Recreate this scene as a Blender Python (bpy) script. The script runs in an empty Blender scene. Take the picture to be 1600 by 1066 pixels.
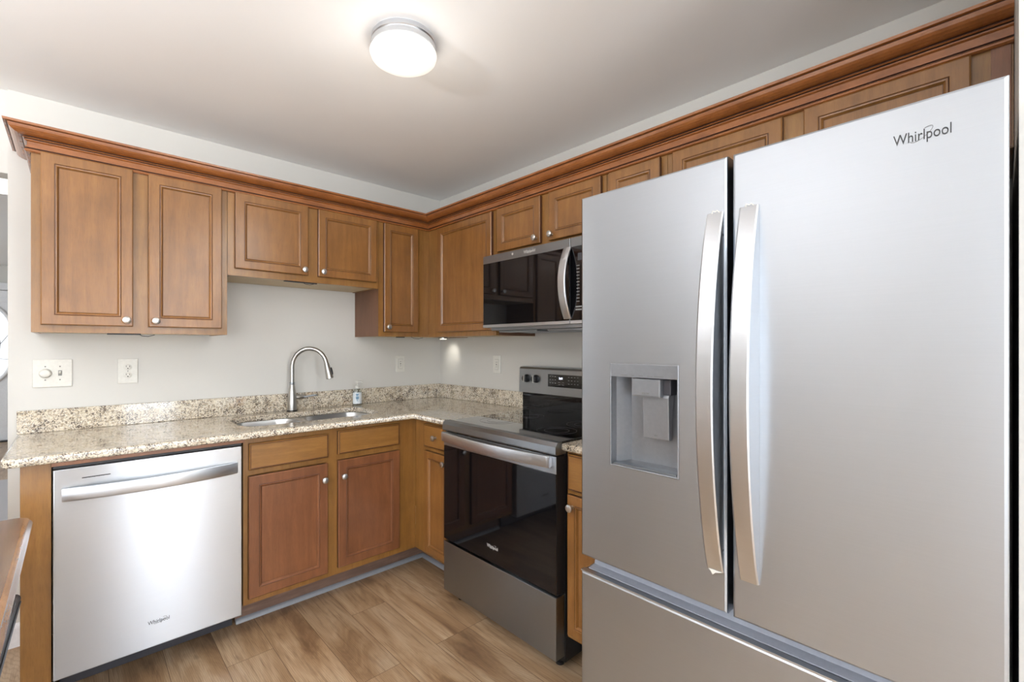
import bpy, bmesh, math, random
from mathutils import Vector, Matrix
R = math.radians
random.seed(7)
sc = bpy.context.scene
C = sc.collection

# ---------------------------------------------------------------- camera, light, exposure
cam_d = bpy.data.cameras.new('camera')
cam = bpy.data.objects.new('camera', cam_d); C.objects.link(cam)
cam.location = (-2.0546, -2.8789, 1.3016)
cam.rotation_euler = (R(90), 0, -0.7389)
cam_d.sensor_width = 36.0
cam_d.lens = 719.85 / 1600 * 36.0
cam_d.shift_x = (800 - 773.6) / 1600
cam_d.shift_y = (541.1 - 533) / 1600
cam_d.clip_start = 0.01
sc.camera = cam
sc.view_settings.view_transform = 'Standard'
sc.view_settings.look = 'None'
sc.view_settings.gamma = 1
sc.view_settings.use_curve_mapping = False
sc.view_settings.exposure = -0.14

world = bpy.data.worlds.new('sky'); sc.world = world; world.use_nodes = True
wn = world.node_tree.nodes; wl = world.node_tree.links
wn['Background'].inputs[0].default_value = (0.80, 0.88, 1.0, 1)
wn['Background'].inputs[1].default_value = 2.2

def area(name, loc, rot, sx, sy, power, col):
    l = bpy.data.lights.new(name, 'AREA'); l.shape = 'RECTANGLE'; l.size = sx; l.size_y = sy
    l.energy = power; l.color = col
    o = bpy.data.objects.new(name, l); C.objects.link(o); o.location = loc; o.rotation_euler = rot
    return o
DAY = (0.89, 0.945, 1.0)
# daylight entering through the glazed openings (each sits in its own window)
area('daylight_patio_door', (-1.28, -5.24, 1.08), (R(90), 0, 0), 0.56, 1.75, 44, DAY)
area('daylight_south_window', (-3.55, -5.27, 1.45), (R(112), 0, 0), 2.2, 1.5, 92, DAY)
area('daylight_west_window', (-5.77, -4.2, 1.4), (R(112), 0, R(-90)), 1.6, 1.6, 72, DAY)
area('daylight_foyer_window', (-5.74, 3.4, 1.5), (R(90), 0, R(-90)), 1.8, 1.5, 110, DAY)

# ---------------------------------------------------------------- node helpers
def new_mat(name):
    m = bpy.data.materials.new(name); m.use_nodes = True
    nt = m.node_tree; b = nt.nodes['Principled BSDF']
    return m, nt, b
def nd(nt, t, **kw):
    n = nt.nodes.new(t)
    for k, v in kw.items():
        if k in n.inputs.keys() if hasattr(n.inputs, 'keys') else False: n.inputs[k].default_value = v
        else: setattr(n, k, v)
    return n
def inp(n, **kw):
    for k, v in kw.items(): n.inputs[k.replace('_', ' ')].default_value = v
    return n
def srgb(r, g, b):
    f = lambda c: (c/255/12.92 if c/255 <= .04045 else ((c/255+.055)/1.055)**2.4)
    return (f(r), f(g), f(b), 1)
def ramp(nt, src, stops, interp='LINEAR'):
    n = nt.nodes.new('ShaderNodeValToRGB'); n.color_ramp.interpolation = interp
    e = n.color_ramp.elements
    while len(e) < len(stops): e.new(0.5)
    for el, (p, c) in zip(e, stops): el.position = p; el.color = c
    nt.links.new(src, n.inputs[0]); return n.outputs[0]
def mix(nt, fac, a, b, mode='MIX'):
    n = nt.nodes.new('ShaderNodeMix'); n.data_type = 'RGBA'; n.blend_type = mode
    for i, v in ((0, fac), (6, a), (7, b)):
        if isinstance(v, (int, float)): n.inputs[i].default_value = v
        elif isinstance(v, tuple): n.inputs[i].default_value = v
        else: nt.links.new(v, n.inputs[i])
    return n.outputs[2]
def mapped(nt, scale, coord='Object', rot=(0, 0, 0)):
    t = nt.nodes.new('ShaderNodeTexCoord'); m = nt.nodes.new('ShaderNodeMapping')
    m.inputs['Scale'].default_value = scale; m.inputs['Rotation'].default_value = rot
    if coord == 'World':
        g = nt.nodes.new('ShaderNodeNewGeometry'); nt.links.new(g.outputs['Position'], m.inputs[0])
    else: nt.links.new(t.outputs[coord], m.inputs[0])
    return m.outputs[0]
def noise(nt, vec, scale, detail=3, rough=0.5, dist=0):
    n = nt.nodes.new('ShaderNodeTexNoise'); nt.links.new(vec, n.inputs['Vector'])
    n.inputs['Scale'].default_value = scale; n.inputs['Detail'].default_value = detail
    n.inputs['Roughness'].default_value = rough; n.inputs['Distortion'].default_value = dist
    return n.outputs[0]
def bump(nt, b, h, strength, dist=0.001):
    n = nt.nodes.new('ShaderNodeBump'); n.inputs['Strength'].default_value = strength
    n.inputs['Distance'].default_value = dist
    nt.links.new(h, n.inputs['Height']); nt.links.new(n.outputs[0], b.inputs['Normal'])
def plain(name, col, rough=0.5, metal=0.0, coat=0.0, emit=None, spec=None):
    m, nt, b = new_mat(name)
    b.inputs['Base Color'].default_value = col; b.inputs['Roughness'].default_value = rough
    b.inputs['Metallic'].default_value = metal; b.inputs['Coat Weight'].default_value = coat
    v = mapped(nt, (1, 1, 1)); h = noise(nt, v, 90, 2)
    c = ramp(nt, h, [(0.3, tuple(x*.96 for x in col[:3])+(1,)), (0.7, tuple(min(1, x*1.03) for x in col[:3])+(1,))])
    nt.links.new(c, b.inputs['Base Color'])
    if spec is not None: b.inputs['Specular IOR Level'].default_value = spec
    if emit: b.inputs['Emission Color'].default_value = emit[0]; b.inputs['Emission Strength'].default_value = emit[1]
    return m

def wood(name, dark, light, scale=(14, 14, 1.3), rough=0.33, blotch=0.35, coat=0.45):
    m, nt, b = new_mat(name)
    v = mapped(nt, scale, 'World'); v2 = mapped(nt, (1, 1, 1), 'World')
    g = noise(nt, v, 2.2, 5, 0.6, 0.6)
    base = ramp(nt, g, [(0.25, dark), (0.75, light)])
    bl = noise(nt, v2, 7, 3, 0.55)
    base = mix(nt, ramp(nt, bl, [(0.35, (0, 0, 0, 1)), (0.7, (blotch, blotch, blotch, 1))]), base,
               tuple(c*.68 for c in dark[:3]) + (1,))
    fine = noise(nt, mapped(nt, tuple(s*9 for s in scale), 'World'), 3, 2, 0.6)
    base = mix(nt, ramp(nt, fine, [(0.5, (0, 0, 0, 1)), (0.75, (.35, .35, .35, 1))]), base,
               tuple(c*.7 for c in dark[:3]) + (1,))
    nt.links.new(base, b.inputs['Base Color'])
    b.inputs['Roughness'].default_value = rough; b.inputs['Coat Weight'].default_value = coat
    b.inputs['Coat Roughness'].default_value = 0.25
    bump(nt, b, fine, 0.12, 0.0006)
    return m

M = {}
UD, UL = srgb(124, 84, 36), srgb(158, 112, 56)
M['wood_v'] = wood('honey_maple_upright_grain', UD, UL)
M['wood_x'] = wood('honey_maple_lengthwise_grain', UD, UL, (1.3, 14, 14))
M['wood_y'] = wood('honey_maple_crosswise_grain', UD, UL, (14, 1.3, 14))
M['door_v'] = wood('maple_door_upright_grain', srgb(122, 80, 36), srgb(154, 106, 54))
M['base_v'] = wood('cherry_toned_maple_upright_grain', srgb(108, 65, 38), srgb(137, 87, 54))
M['moulding'] = wood('reddish_maple_moulding', srgb(128, 74, 36), srgb(164, 102, 52), (5, 5, 14), 0.27, 0.2, 0.5)
M['glaze'] = plain('dark_glaze_line', srgb(80, 46, 26), 0.45)
M['birch'] = wood('pale_birch_underside', srgb(196, 176, 140), srgb(214, 196, 162), (1.3, 14, 14), 0.5, 0.1, 0)
M['dark_side'] = wood('brown_cabinet_side_with_shade', srgb(104, 70, 48), srgb(124, 88, 64), rough=0.5, coat=0)  # cabinet sides in darker brown, their shade put into the colour
M['kick'] = wood('scuffed_brown_kick_board', srgb(104, 80, 68), srgb(140, 112, 96), (2, 14, 30), 0.6, 0.5, 0)
M['table_top'] = wood('worn_walnut_table', srgb(96, 64, 38), srgb(150, 112, 80), (10, 3, 10), 0.22, 0.6, 0.7)
M['table_edge'] = wood('worn_table_edge', srgb(134, 90, 54), srgb(180, 136, 94), (10, 2, 10), 0.25, 0.5, 0.7)
def wall_paint(name, col, rough=0.6):
    m, nt, b = new_mat(name)
    v = mapped(nt, (1, 1, 1), 'World')
    n = noise(nt, v, 2.0, 2)
    c = ramp(nt, n, [(0.3, tuple(x*.975 for x in col[:3])+(1,)), (0.7, col)])
    nt.links.new(c, b.inputs['Base Color']); b.inputs['Roughness'].default_value = rough
    bump(nt, b, noise(nt, v, 220, 2), 0.05, 0.0005)
    return m
M['wall'] = wall_paint('pale_grey_wall_paint', srgb(211, 209, 203), 0.42)
M['ceiling'] = wall_paint('white_ceiling_paint', srgb(246, 247, 247), 0.75)
M['white_trim'] = plain('white_trim_paint', srgb(232, 233, 235), 0.35)
M['quarter'] = plain('grey_quarter_round_paint', srgb(146, 149, 154), 0.4)
M['plate'] = plain('white_plastic_plate', srgb(222, 220, 212), 0.3)
M['plate_line'] = plain('grey_plastic_shadow_gap', srgb(120, 118, 112), 0.5)
M['slot'] = plain('dark_socket_slot', srgb(48, 44, 40), 0.5)
M['black_gloss'] = plain('black_glass', (0.005, 0.005, 0.006, 1), 0.035, 0, 0.8, spec=0.7)
M['black'] = plain('black_plastic', srgb(26, 26, 28), 0.4)
M['charcoal'] = plain('charcoal_plastic', srgb(58, 58, 64), 0.45)
M['door_glass'] = plain('black_door_glass', (0.004, 0.004, 0.005, 1), 0.04, 0, 0.0, spec=0.42)
M['rubber'] = plain('dark_gap', srgb(14, 14, 15), 0.7)
M['text_dark'] = plain('dark_print', srgb(40, 40, 42), 0.4)
M['text_grey'] = plain('grey_print', srgb(120, 120, 120), 0.4)
M['text_light'] = plain('silver_print', srgb(205, 203, 200), 0.35)
M['display'] = plain('lit_clock_digits', srgb(200, 205, 255), 0.5, emit=((0.8, 0.85, 1, 1), 3.0))
M['keypad'] = plain('pale_key_legends', srgb(150, 150, 150), 0.5)
M['fridge_grey'] = plain('grey_plastic_pocket', srgb(150, 154, 164), 0.45)
M['fridge_body'] = plain('dark_grey_cabinet_steel', srgb(70, 71, 74), 0.5)
M['soap_label'] = plain('pale_soap_label', srgb(226, 232, 236), 0.4)
M['soap_ink'] = plain('blue_label_ink', srgb(84, 140, 176), 0.5)
M['rug'] = wall_paint('pale_rug_fibre', srgb(190, 188, 190), 0.95)

def steel(name, col=(0.44, 0.466, 0.50), rough=0.37, aniso=0.75, horiz=True, metal=1.0, streak=0.012):
    m, nt, b = new_mat(name)
    v = mapped(nt, (3, 3, 700) if horiz else (500, 500, 3), 'World')
    n = noise(nt, v, 1.0, 2, 0.6)
    c = ramp(nt, n, [(0.3, tuple(x*(1-streak) for x in col)+(1,)), (0.7, tuple(min(1, x*(1+streak)) for x in col)+(1,))])
    nt.links.new(c, b.inputs['Base Color'])
    b.inputs['Metallic'].default_value = metal; b.inputs['Roughness'].default_value = rough
    b.inputs['Anisotropic'].default_value = aniso
    t = nt.nodes.new('ShaderNodeTangent'); t.direction_type = 'RADIAL'; t.axis = 'Z'
    nt.links.new(t.outputs[0], b.inputs['Tangent'])
    b.inputs['Anisotropic Rotation'].default_value = 0.25 if horiz else 0.0
    return m
M['steel'] = steel('brushed_stainless_steel')
M['steel_dw'] = steel('brushed_stainless_dishwasher_front', (0.57, 0.60, 0.645), 0.30, 0.93)
M['steel_dark'] = steel('dark_brushed_stainless_steel', (0.34, 0.37, 0.40), 0.36)
M['steel_bar'] = steel('bright_brushed_bar_steel', (0.62, 0.64, 0.67), 0.34, 0.3)
M['nickel'] = steel('brushed_nickel', (0.44, 0.43, 0.41), 0.30, 0.0)
M['chrome'] = steel('bright_satin_nickel', (0.66, 0.66, 0.65), 0.30, 0.0)
M['sink'] = steel('satin_sink_steel', (0.62, 0.62, 0.62), 0.30, 0.0, True)
M['dispenser'] = plain('silver_painted_dispenser_plastic', srgb(138, 140, 144), 0.35, 0.6)

def granite(name='speckled_cream_granite'):
    m, nt, b = new_mat(name)
    v = mapped(nt, (1, 1, 1), 'World')
    def th(src, lo, hi, amt): return ramp(nt, src, [(lo, (0, 0, 0, 1)), (hi, (amt, amt, amt, 1))])
    base = ramp(nt, noise(nt, v, 14, 4, 0.65), [(0.3, srgb(204, 190, 164)), (0.55, srgb(224, 214, 194)), (0.8, srgb(200, 188, 170))])
    base = mix(nt, th(noise(nt, v, 120, 4, 0.7), .50, .56, .85), base, srgb(158, 140, 116))
    base = mix(nt, th(noise(nt, mapped(nt, (1, 1, 1), 'World', (1, 2, 3)), 150, 3, 0.7), .55, .62, .8), base, srgb(242, 238, 228))
    base = mix(nt, th(noise(nt, v, 4.5, 3, 0.6, 1.5), .62, .75, .5), base, srgb(160, 116, 68))
    cl = noise(nt, v, 22, 2, 0.5)
    d1 = noise(nt, mapped(nt, (1, 1, 1), 'World', (2, 1, 5)), 170, 3, 0.75)
    su = nt.nodes.new('ShaderNodeMath'); su.operation = 'MULTIPLY_ADD'; su.inputs[1].default_value = 0.35
    nt.links.new(cl, su.inputs[0]); nt.links.new(d1, su.inputs[2])
    base = mix(nt, th(su.outputs[0], .72, .755, .95), base, srgb(66, 54, 50))
    d2 = noise(nt, mapped(nt, (1, 1, 1), 'World', (4, 3, 1)), 70, 4, 0.7)
    base = mix(nt, th(d2, .60, .63, .92), base, srgb(78, 66, 60))
    nt.links.new(base, b.inputs['Base Color'])
    b.inputs['Roughness'].default_value = 0.10; b.inputs['Coat Weight'].default_value = 0.4
    b.inputs['Coat Roughness'].default_value = 0.04
    return m
M['granite'] = granite()

def floor_mat():
    m, nt, b = new_mat('oak_vinyl_plank_floor')
    v = mapped(nt, (1, 1, 1), 'World', (0, 0, R(90)))
    br = nt.nodes.new('ShaderNodeTexBrick'); nt.links.new(v, br.inputs['Vector'])
    br.inputs['Color1'].default_value = (0, 0, 0, 1); br.inputs['Color2'].default_value = (1, 1, 1, 1)
    br.inputs['Scale'].default_value = 1; br.inputs['Brick Width'].default_value = 1.22
    br.inputs['Row Height'].default_value = 0.178; br.inputs['Mortar Size'].default_value = 0.0011
    br.inputs['Mortar'].default_value = (0.5, 0.5, 0.5, 1); br.offset = 0.37; br.offset_frequency = 3
    # shift the grain per plank
    add = nt.nodes.new('ShaderNodeVectorMath'); add.operation = 'MULTIPLY_ADD'
    add.inputs[1].default_value = (13, 17, 5)
    nt.links.new(br.outputs['Color'], add.inputs[0]); nt.links.new(mapped(nt, (1, 1, 1), 'World'), add.inputs[2])
    def mp(s):
        mm = nt.nodes.new('ShaderNodeMapping'); mm.inputs['Scale'].default_value = s
        nt.links.new(add.outputs[0], mm.inputs[0]); return mm.outputs[0]
    g1 = noise(nt, mp((9, 1.5, 1)), 1.0, 5, 0.6, 0.9)
    base = ramp(nt, g1, [(0.30, srgb(112, 84, 60)), (0.43, srgb(158, 128, 96)), (0.58, srgb(182, 156, 126)), (0.8, srgb(198, 178, 152))])
    g2 = noise(nt, mp((110, 5, 1)), 1.0, 3, 0.6)
    base = mix(nt, ramp(nt, g2, [(0.5, (0, 0, 0, 1)), (0.72, (.6, .6, .6, 1))]), base, srgb(112, 82, 56))
    wv = nt.nodes.new('ShaderNodeTexWave'); wv.wave_type = 'RINGS'; wv.rings_direction = 'Z'
    nt.links.new(mp((5.5, 1.0, 1)), wv.inputs['Vector'])
    wv.inputs['Scale'].default_value = 9; wv.inputs['Distortion'].default_value = 6; wv.inputs['Detail'].default_value = 2
    base = mix(nt, ramp(nt, wv.outputs['Fac'], [(0.55, (0, 0, 0, 1)), (0.95, (.22, .22, .22, 1))]), base, srgb(104, 76, 52))
    kn = noise(nt, mp((12, 4, 1)), 1.0, 2, 0.5)
    base = mix(nt, ramp(nt, kn, [(0.70, (0, 0, 0, 1)), (0.80, (.8, .8, .8, 1))]), base, srgb(72, 48, 32))
    per = ramp(nt, br.outputs['Color'], [(0, (.86, .85, .84, 1)), (1, (1.08, 1.08, 1.07, 1))])
    base = mix(nt, 1.0, base, per, 'MULTIPLY')
    base = mix(nt, br.outputs['Fac'], base, srgb(98, 72, 50))
    nt.links.new(base, b.inputs['Base Color']); b.inputs['Roughness'].default_value = 0.34
    bump(nt, b, g2, 0.08, 0.0006)
    return m
M['floor'] = floor_mat()

def glass_mat(name, tint=(1, 1, 1, 1), gloss=0.08):
    m = bpy.data.materials.new(name); m.use_nodes = True; nt = m.node_tree; nt.nodes.clear()
    o = nt.nodes.new('ShaderNodeOutputMaterial'); t = nt.nodes.new('ShaderNodeBsdfTransparent')
    g = nt.nodes.new('ShaderNodeBsdfGlossy'); x = nt.nodes.new('ShaderNodeMixShader')
    t.inputs[0].default_value = tint; g.inputs['Roughness'].default_value = 0.03; x.inputs[0].default_value = gloss
    nt.links.new(t.outputs[0], x.inputs[1]); nt.links.new(g.outputs[0], x.inputs[2]); nt.links.new(x.outputs[0], o.inputs[0])
    return m
M['glass'] = glass_mat('clear_window_glass')
M['soap'] = glass_mat('clear_soap_bottle', (0.93, 0.97, 0.97, 1), 0.15)
M['frosted'] = plain('bright_frosted_door_glass', srgb(236, 240, 244), 0.4, emit=((0.92, 0.96, 1, 1), 1.1))  # emission stands in for daylight behind the oval pane
M['lamp_glass'] = plain('lit_opal_glass', srgb(240, 236, 228), 0.35, emit=((1, 0.95, 0.87, 1), 0.45))
M['foyer_lamp'] = plain('lit_foyer_glass', srgb(240, 240, 238), 0.35, emit=((1, 0.98, 0.95, 1), 1.5))
M['lead'] = plain('dark_leaded_came', srgb(120, 122, 126), 0.4)
M['puck'] = plain('lit_puck_lens', srgb(250, 240, 220), 0.4, emit=((1, 0.92, 0.78, 1), 3))

# ---------------------------------------------------------------- mesh helpers
ORI = {}
class MB:
    """collects shapes in run coordinates (along, depth, height)"""
    def __init__(s): s.bm = bmesh.new()
    def _merge(s, tmp, mi=0):
        for f in tmp.faces: f.material_index = mi
        me = bpy.data.meshes.new('t'); tmp.to_mesh(me); tmp.free(); s.bm.from_mesh(me); bpy.data.meshes.remove(me)
        return s
    def box(s, x0, x1, y0, y1, z0, z1, bev=0.0, seg=2, mi=0):
        t = bmesh.new(); bmesh.ops.create_cube(t, size=1)
        for v in t.verts:
            v.co = Vector(((x0+x1)/2 + v.co.x*(x1-x0), (y0+y1)/2 + v.co.y*(y1-y0), (z0+z1)/2 + v.co.z*(z1-z0)))
        if bev > 0: bmesh.ops.bevel(t, geom=t.edges[:], offset=bev, segments=seg, profile=0.6, affect='EDGES')
        bmesh.ops.recalc_face_normals(t, faces=t.faces[:])
        return s._merge(t, mi)
    def tube(s, pts, r, n=16, mi=0, caps=True):
        pts = [Vector(p) for p in pts]; t = bmesh.new(); rings = []
        rs = r if isinstance(r, (list, tuple)) else [r]*len(pts)
        up = None
        for i, p in enumerate(pts):
            d = (pts[min(i+1, len(pts)-1)] - pts[max(i-1, 0)]).normalized()
            if up is None:
                up = Vector((0, 0, 1)) if abs(d.z) < .9 else Vector((1, 0, 0))
            a = (up - d*up.dot(d)).normalized(); b_ = d.cross(a); up = a
            rings.append([t.verts.new(p + (a*math.cos(2*math.pi*k/n) + b_*math.sin(2*math.pi*k/n))*rs[i]) for k in range(n)])
        for i in range(len(rings)-1):
            for k in range(n): t.faces.new((rings[i][k], rings[i][(k+1) % n], rings[i+1][(k+1) % n], rings[i+1][k]))
        if caps: t.faces.new(rings[0]); t.faces.new(rings[-1])
        bmesh.ops.recalc_face_normals(t, faces=t.faces[:])
        return s._merge(t, mi)
    def lathe(s, prof, center, axis=(0, 0, 1), n=32, mi=0, caps=True, sy=1.0):
        """prof: list of (radius, height along axis)"""
        ax = Vector(axis).normalized(); q = Vector((0, 0, 1)).rotation_difference(ax); c = Vector(center)
        t = bmesh.new(); rings = []
        for r_, h in prof:
            rings.append([t.verts.new(c + q @ Vector((r_*math.cos(2*math.pi*k/n), sy*r_*math.sin(2*math.pi*k/n), h))) for k in range(n)])
        for i in range(len(rings)-1):
            for k in range(n): t.faces.new((rings[i][k], rings[i][(k+1) % n], rings[i+1][(k+1) % n], rings[i+1][k]))
        if caps: t.faces.new(rings[0]); t.faces.new(rings[-1])
        bmesh.ops.remove_doubles(t, verts=t.verts[:], dist=1e-6)
        bmesh.ops.recalc_face_normals(t, faces=t.faces[:])
        return s._merge(t, mi)
    def prism(s, poly, a0, a1, axis='x', mi=0, bev=0):
        """poly: 2D outline; axis x: poly=(y,z); y: (x,z); z: (x,y)"""
        t = bmesh.new()
        def P(p, a): return {'x': (a, p[0], p[1]), 'y': (p[0], a, p[1]), 'z': (p[0], p[1], a)}[axis]
        A = [t.verts.new(P(p, a0)) for p in poly]; B = [t.verts.new(P(p, a1)) for p in poly]
        t.faces.new(A); t.faces.new(B[::-1])
        for i in range(len(A)):
            j = (i+1) % len(A); t.faces.new((A[i], B[i], B[j], A[j]))
        bmesh.ops.recalc_face_normals(t, faces=t.faces[:])
        if bev: bmesh.ops.bevel(t, geom=t.edges[:], offset=bev, segments=2, profile=0.6, affect='EDGES')
        return s._merge(t, mi)
    def rings(s, rr, mis=None, cap0=True, cap1=True):
        t = bmesh.new(); V = [[t.verts.new(p) for p in r_] for r_ in rr]
        fs = []
        for i in range(len(V)-1):
            for k in range(len(V[i])):
                f = t.faces.new((V[i][k], V[i][(k+1) % len(V[i])], V[i+1][(k+1) % len(V[i])], V[i+1][k]))
                fs.append((f, mis[i] if mis else 0))
        if cap0: fs.append((t.faces.new(V[0]), 0))
        if cap1: fs.append((t.faces.new(V[-1]), 0))
        bmesh.ops.recalc_face_normals(t, faces=t.faces[:])
        for f, m_ in fs: f.material_index = m_
        me = bpy.data.meshes.new('t'); t.to_mesh(me); t.free(); s.bm.from_mesh(me); bpy.data.meshes.remove(me)
        return s
    def build(s, name, mats, parent=None, smooth=False, loc=None):
        me = bpy.data.meshes.new(name)
        o_ = Vector((0, 0, 0))
        if parent is not None: o_ = Vector(ORI[parent.name])
        elif loc is not None: o_ = Vector(loc)
        bmesh.ops.translate(s.bm, verts=s.bm.verts[:], vec=-o_)
        s.bm.to_mesh(me); s.bm.free()
        if not isinstance(mats, (list, tuple)): mats = [mats]
        for m_ in mats: me.materials.append(m_)
        ob = bpy.data.objects.new(name, me); C.objects.link(ob)
        if parent is not None: ob.parent = parent; ORI[ob.name] = o_
        elif loc is not None: ob.location = loc; ORI[ob.name] = o_
        else: ORI[ob.name] = o_
        if smooth:
            for p in me.polygons: p.use_smooth = True
            md = ob.modifiers.new('es', 'EDGE_SPLIT'); md.split_angle = R(35)
        return ob

def thing(name, label, cat, at=(0, 0, 0), run='B', group=None):
    """Empty at a point given in run coordinates; run 'B' back wall, 'R' right wall"""
    o = bpy.data.objects.new(name, None); C.objects.link(o)
    o.empty_display_size = 0.1
    if run == 'B': o.location = at
    else: o.location = (at[1], -at[0], at[2]); o.rotation_euler = (0, 0, R(-90))
    ORI[o.name] = Vector(at)
    o['label'] = label; o['category'] = cat
    if group: o['group'] = group
    return o
def tag(o, label, cat, group=None):
    o['label'] = label; o['category'] = cat
    if group: o['group'] = group
    return o
def struct(o): o['kind'] = 'structure'; return o

def text(name, body, size, mat, parent, pos, run_rot, extrude=0.0004, squash=1.0):
    cu = bpy.data.curves.new(name, 'FONT'); cu.body = body; cu.size = size; cu.extrude = extrude
    cu.align_x = 'LEFT'; cu.resolution_u = 4
    tmp = bpy.data.objects.new('tmp', cu); C.objects.link(tmp)
    bpy.context.view_layer.update()
    me = bpy.data.meshes.new_from_object(tmp.evaluated_get(bpy.context.evaluated_depsgraph_get()))
    bpy.data.objects.remove(tmp)
    me.transform(Matrix.Diagonal((squash, 1, 1, 1)))
    me.transform(Matrix.Rotation(R(90), 4, 'X'))
    if run_rot: me.transform(run_rot)
    o_ = Vector(ORI[parent.name]); me.transform(Matrix.Translation(Vector(pos) - o_))
    me.materials.clear(); me.materials.append(mat)
    ob = bpy.data.objects.new(name, me); C.objects.link(ob); ob.parent = parent; ORI[ob.name] = o_
    return ob

def swirl(mb, cx, y, cz, rx, rz, tilt=35, w=0.0012, a0=-200, a1=60, mi=0):
    pts = []
    for k in range(25):
        a = R(a0 + (a1-a0)*k/24); p = Vector((rx*math.cos(a), rz*math.sin(a)))
        t = R(tilt); pts.append((cx + p.x*math.cos(t)-p.y*math.sin(t), y, cz + p.x*math.sin(t)+p.y*math.cos(t)))
    return mb.tube(pts, w, 6, mi)

# ---------------------------------------------------------------- the room
HC = 2.408
def wall_mb(x0, x1, y0, y1, holes=(), z1=HC, axis='x'):
    """box wall with rectangular holes (a0,a1,z0,z1) along its long axis"""
    mb = MB(); a0, a1 = (x0, x1) if axis == 'x' else (y0, y1)
    cuts = sorted(holes); cur = a0
    def put(p, q, zz0, zz1):
        if q - p < 1e-4 or zz1-zz0 < 1e-4: return
        if axis == 'x': mb.box(p, q, y0, y1, zz0, zz1)
        else: mb.box(x0, x1, p, q, zz0, zz1)
    for h in cuts:
        put(cur, h[0], 0, z1); put(h[0], h[1], 0, h[2]); put(h[0], h[1], h[3], z1); cur = h[1]
    put(cur, a1, 0, z1)
    return mb
struct(MB().box(-5.8, 0.12, -5.3, 6.5, -0.1, 0).build('floor', M['floor']))
struct(MB().box(-5.8, 0.12, -5.3, 6.5, HC, HC+0.1).build('ceiling', M['ceiling']))
struct(wall_mb(-2.27, 0.0, 0.0, 0.12).build('wall_back', M['wall']))
struct(MB().box(-5.68, -2.27, 0.02, 0.12, 2.05, HC).build('wall_header', M['wall']))
struct(MB().box(0.0, 0.12, -5.2, 0.12, 0, HC).build('wall_right', M['wall']))
struct(MB().box(-0.74, 0.0, -3.03, -2.902, 0, HC).build('wall_wing', M['wall']))
struct(wall_mb(-5.68, 0.12, -5.3, -5.2, [(-4.65, -2.45, 0.7, 2.2), (-1.64, -0.92, 0.0, 2.06)]).build('wall_front', M['wall']))
struct(wall_mb(-5.8, -5.68, -5.3, 6.5, [(-5.0, -3.4, 0.55, 2.25), (2.5, 4.3, 0.75, 2.25)], axis='y').build('wall_left', M['wall']))
struct(wall_mb(-5.68, 0.12, 6.36, 6.5).build('wall_far', M['wall']))
struct(MB().box(0.0, 0.12, 0.12, 6.36, 0, HC).build('wall_foyer', M['wall']))
# baseboards
def base_prof(): return [(0, 0), (0, 0.1), (-0.004, 0.1), (-0.012, 0.088), (-0.014, 0.08), (-0.014, 0)]
struct(MB().prism(base_prof(), -2.27, -2.19, 'x').build('baseboard_back', M['white_trim']))
b = MB().prism([(6.36 + y, z) for y, z in base_prof()], -5.68, -3.43, 'x'); struct(b.build('baseboard_far', M['white_trim']))
struct(MB().box(-0.752, -0.74, -3.03, -2.902, 0, 0.1, 0.003).build('baseboard_wing', M['white_trim']))
# toe-kick quarter round in front of sink and corner bases
def qr(a, c, s): return [(a, 0), (a-s*0.018, 0), (a-s*0.0165, 0.008), (a-s*0.012, 0.0145), (a-s*0.006, 0.018), (a, 0.019)]
struct(MB().prism(qr(-0.4575, 0, 1), -1.50, -0.458, 'x').prism(qr(-0.4575, 0, 1), -0.955, -0.4575, 'y').build('trim_1', M['quarter'], smooth=True))

def window(name, x0, x1, z0, z1, plane, axis, cols, rows, inward):
    """frame with muntins and glass in a wall hole; plane = wall centre"""
    mb = MB()
    def put(a0, a1, zz0, zz1, d, b_=0.004):
        if axis == 'x': mb.box(a0, a1, plane-d, plane+d, zz0, zz1, b_)
        else: mb.box(plane-d, plane+d, a0, a1, zz0, zz1, b_)
    f = 0.05
    put(x0, x0+f, z0, z1, .03); put(x1-f, x1, z0, z1, .03); put(x0, x1, z1-f, z1, .03); put(x0, x1, z0, z0+f, .03)
    for k in range(1, cols): c = x0+f+(x1-x0-2*f)*k/cols; put(c-.011, c+.011, z0+f, z1-f, .014, .003)
    for k in range(1, rows): c = z0+f+(z1-z0-2*f)*k/rows; put(x0+f, x1-f, c-.011, c+.011, .013, .003)
    fr = struct(mb.build(name, M['white_trim']))
    g = MB()
    if axis == 'x': g.box(x0+f, x1-f, plane-.002, plane+.002, z0+f, z1-f)
    else: g.box(plane-.002, plane+.002, x0+f, x1-f, z0+f, z1-f)
    g.build('pane', M['glass'], fr)
    return fr
window('window_1', -4.65, -2.45, 0.7, 2.2, -5.22, 'x', 4, 3, 1)
window('window_2', -5.0, -3.4, 0.55, 2.25, -5.71, 'y', 3, 3, 1)
window('window_3', 2.5, 4.3, 0.75, 2.25, -5.71, 'y', 4, 3, 1)
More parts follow.
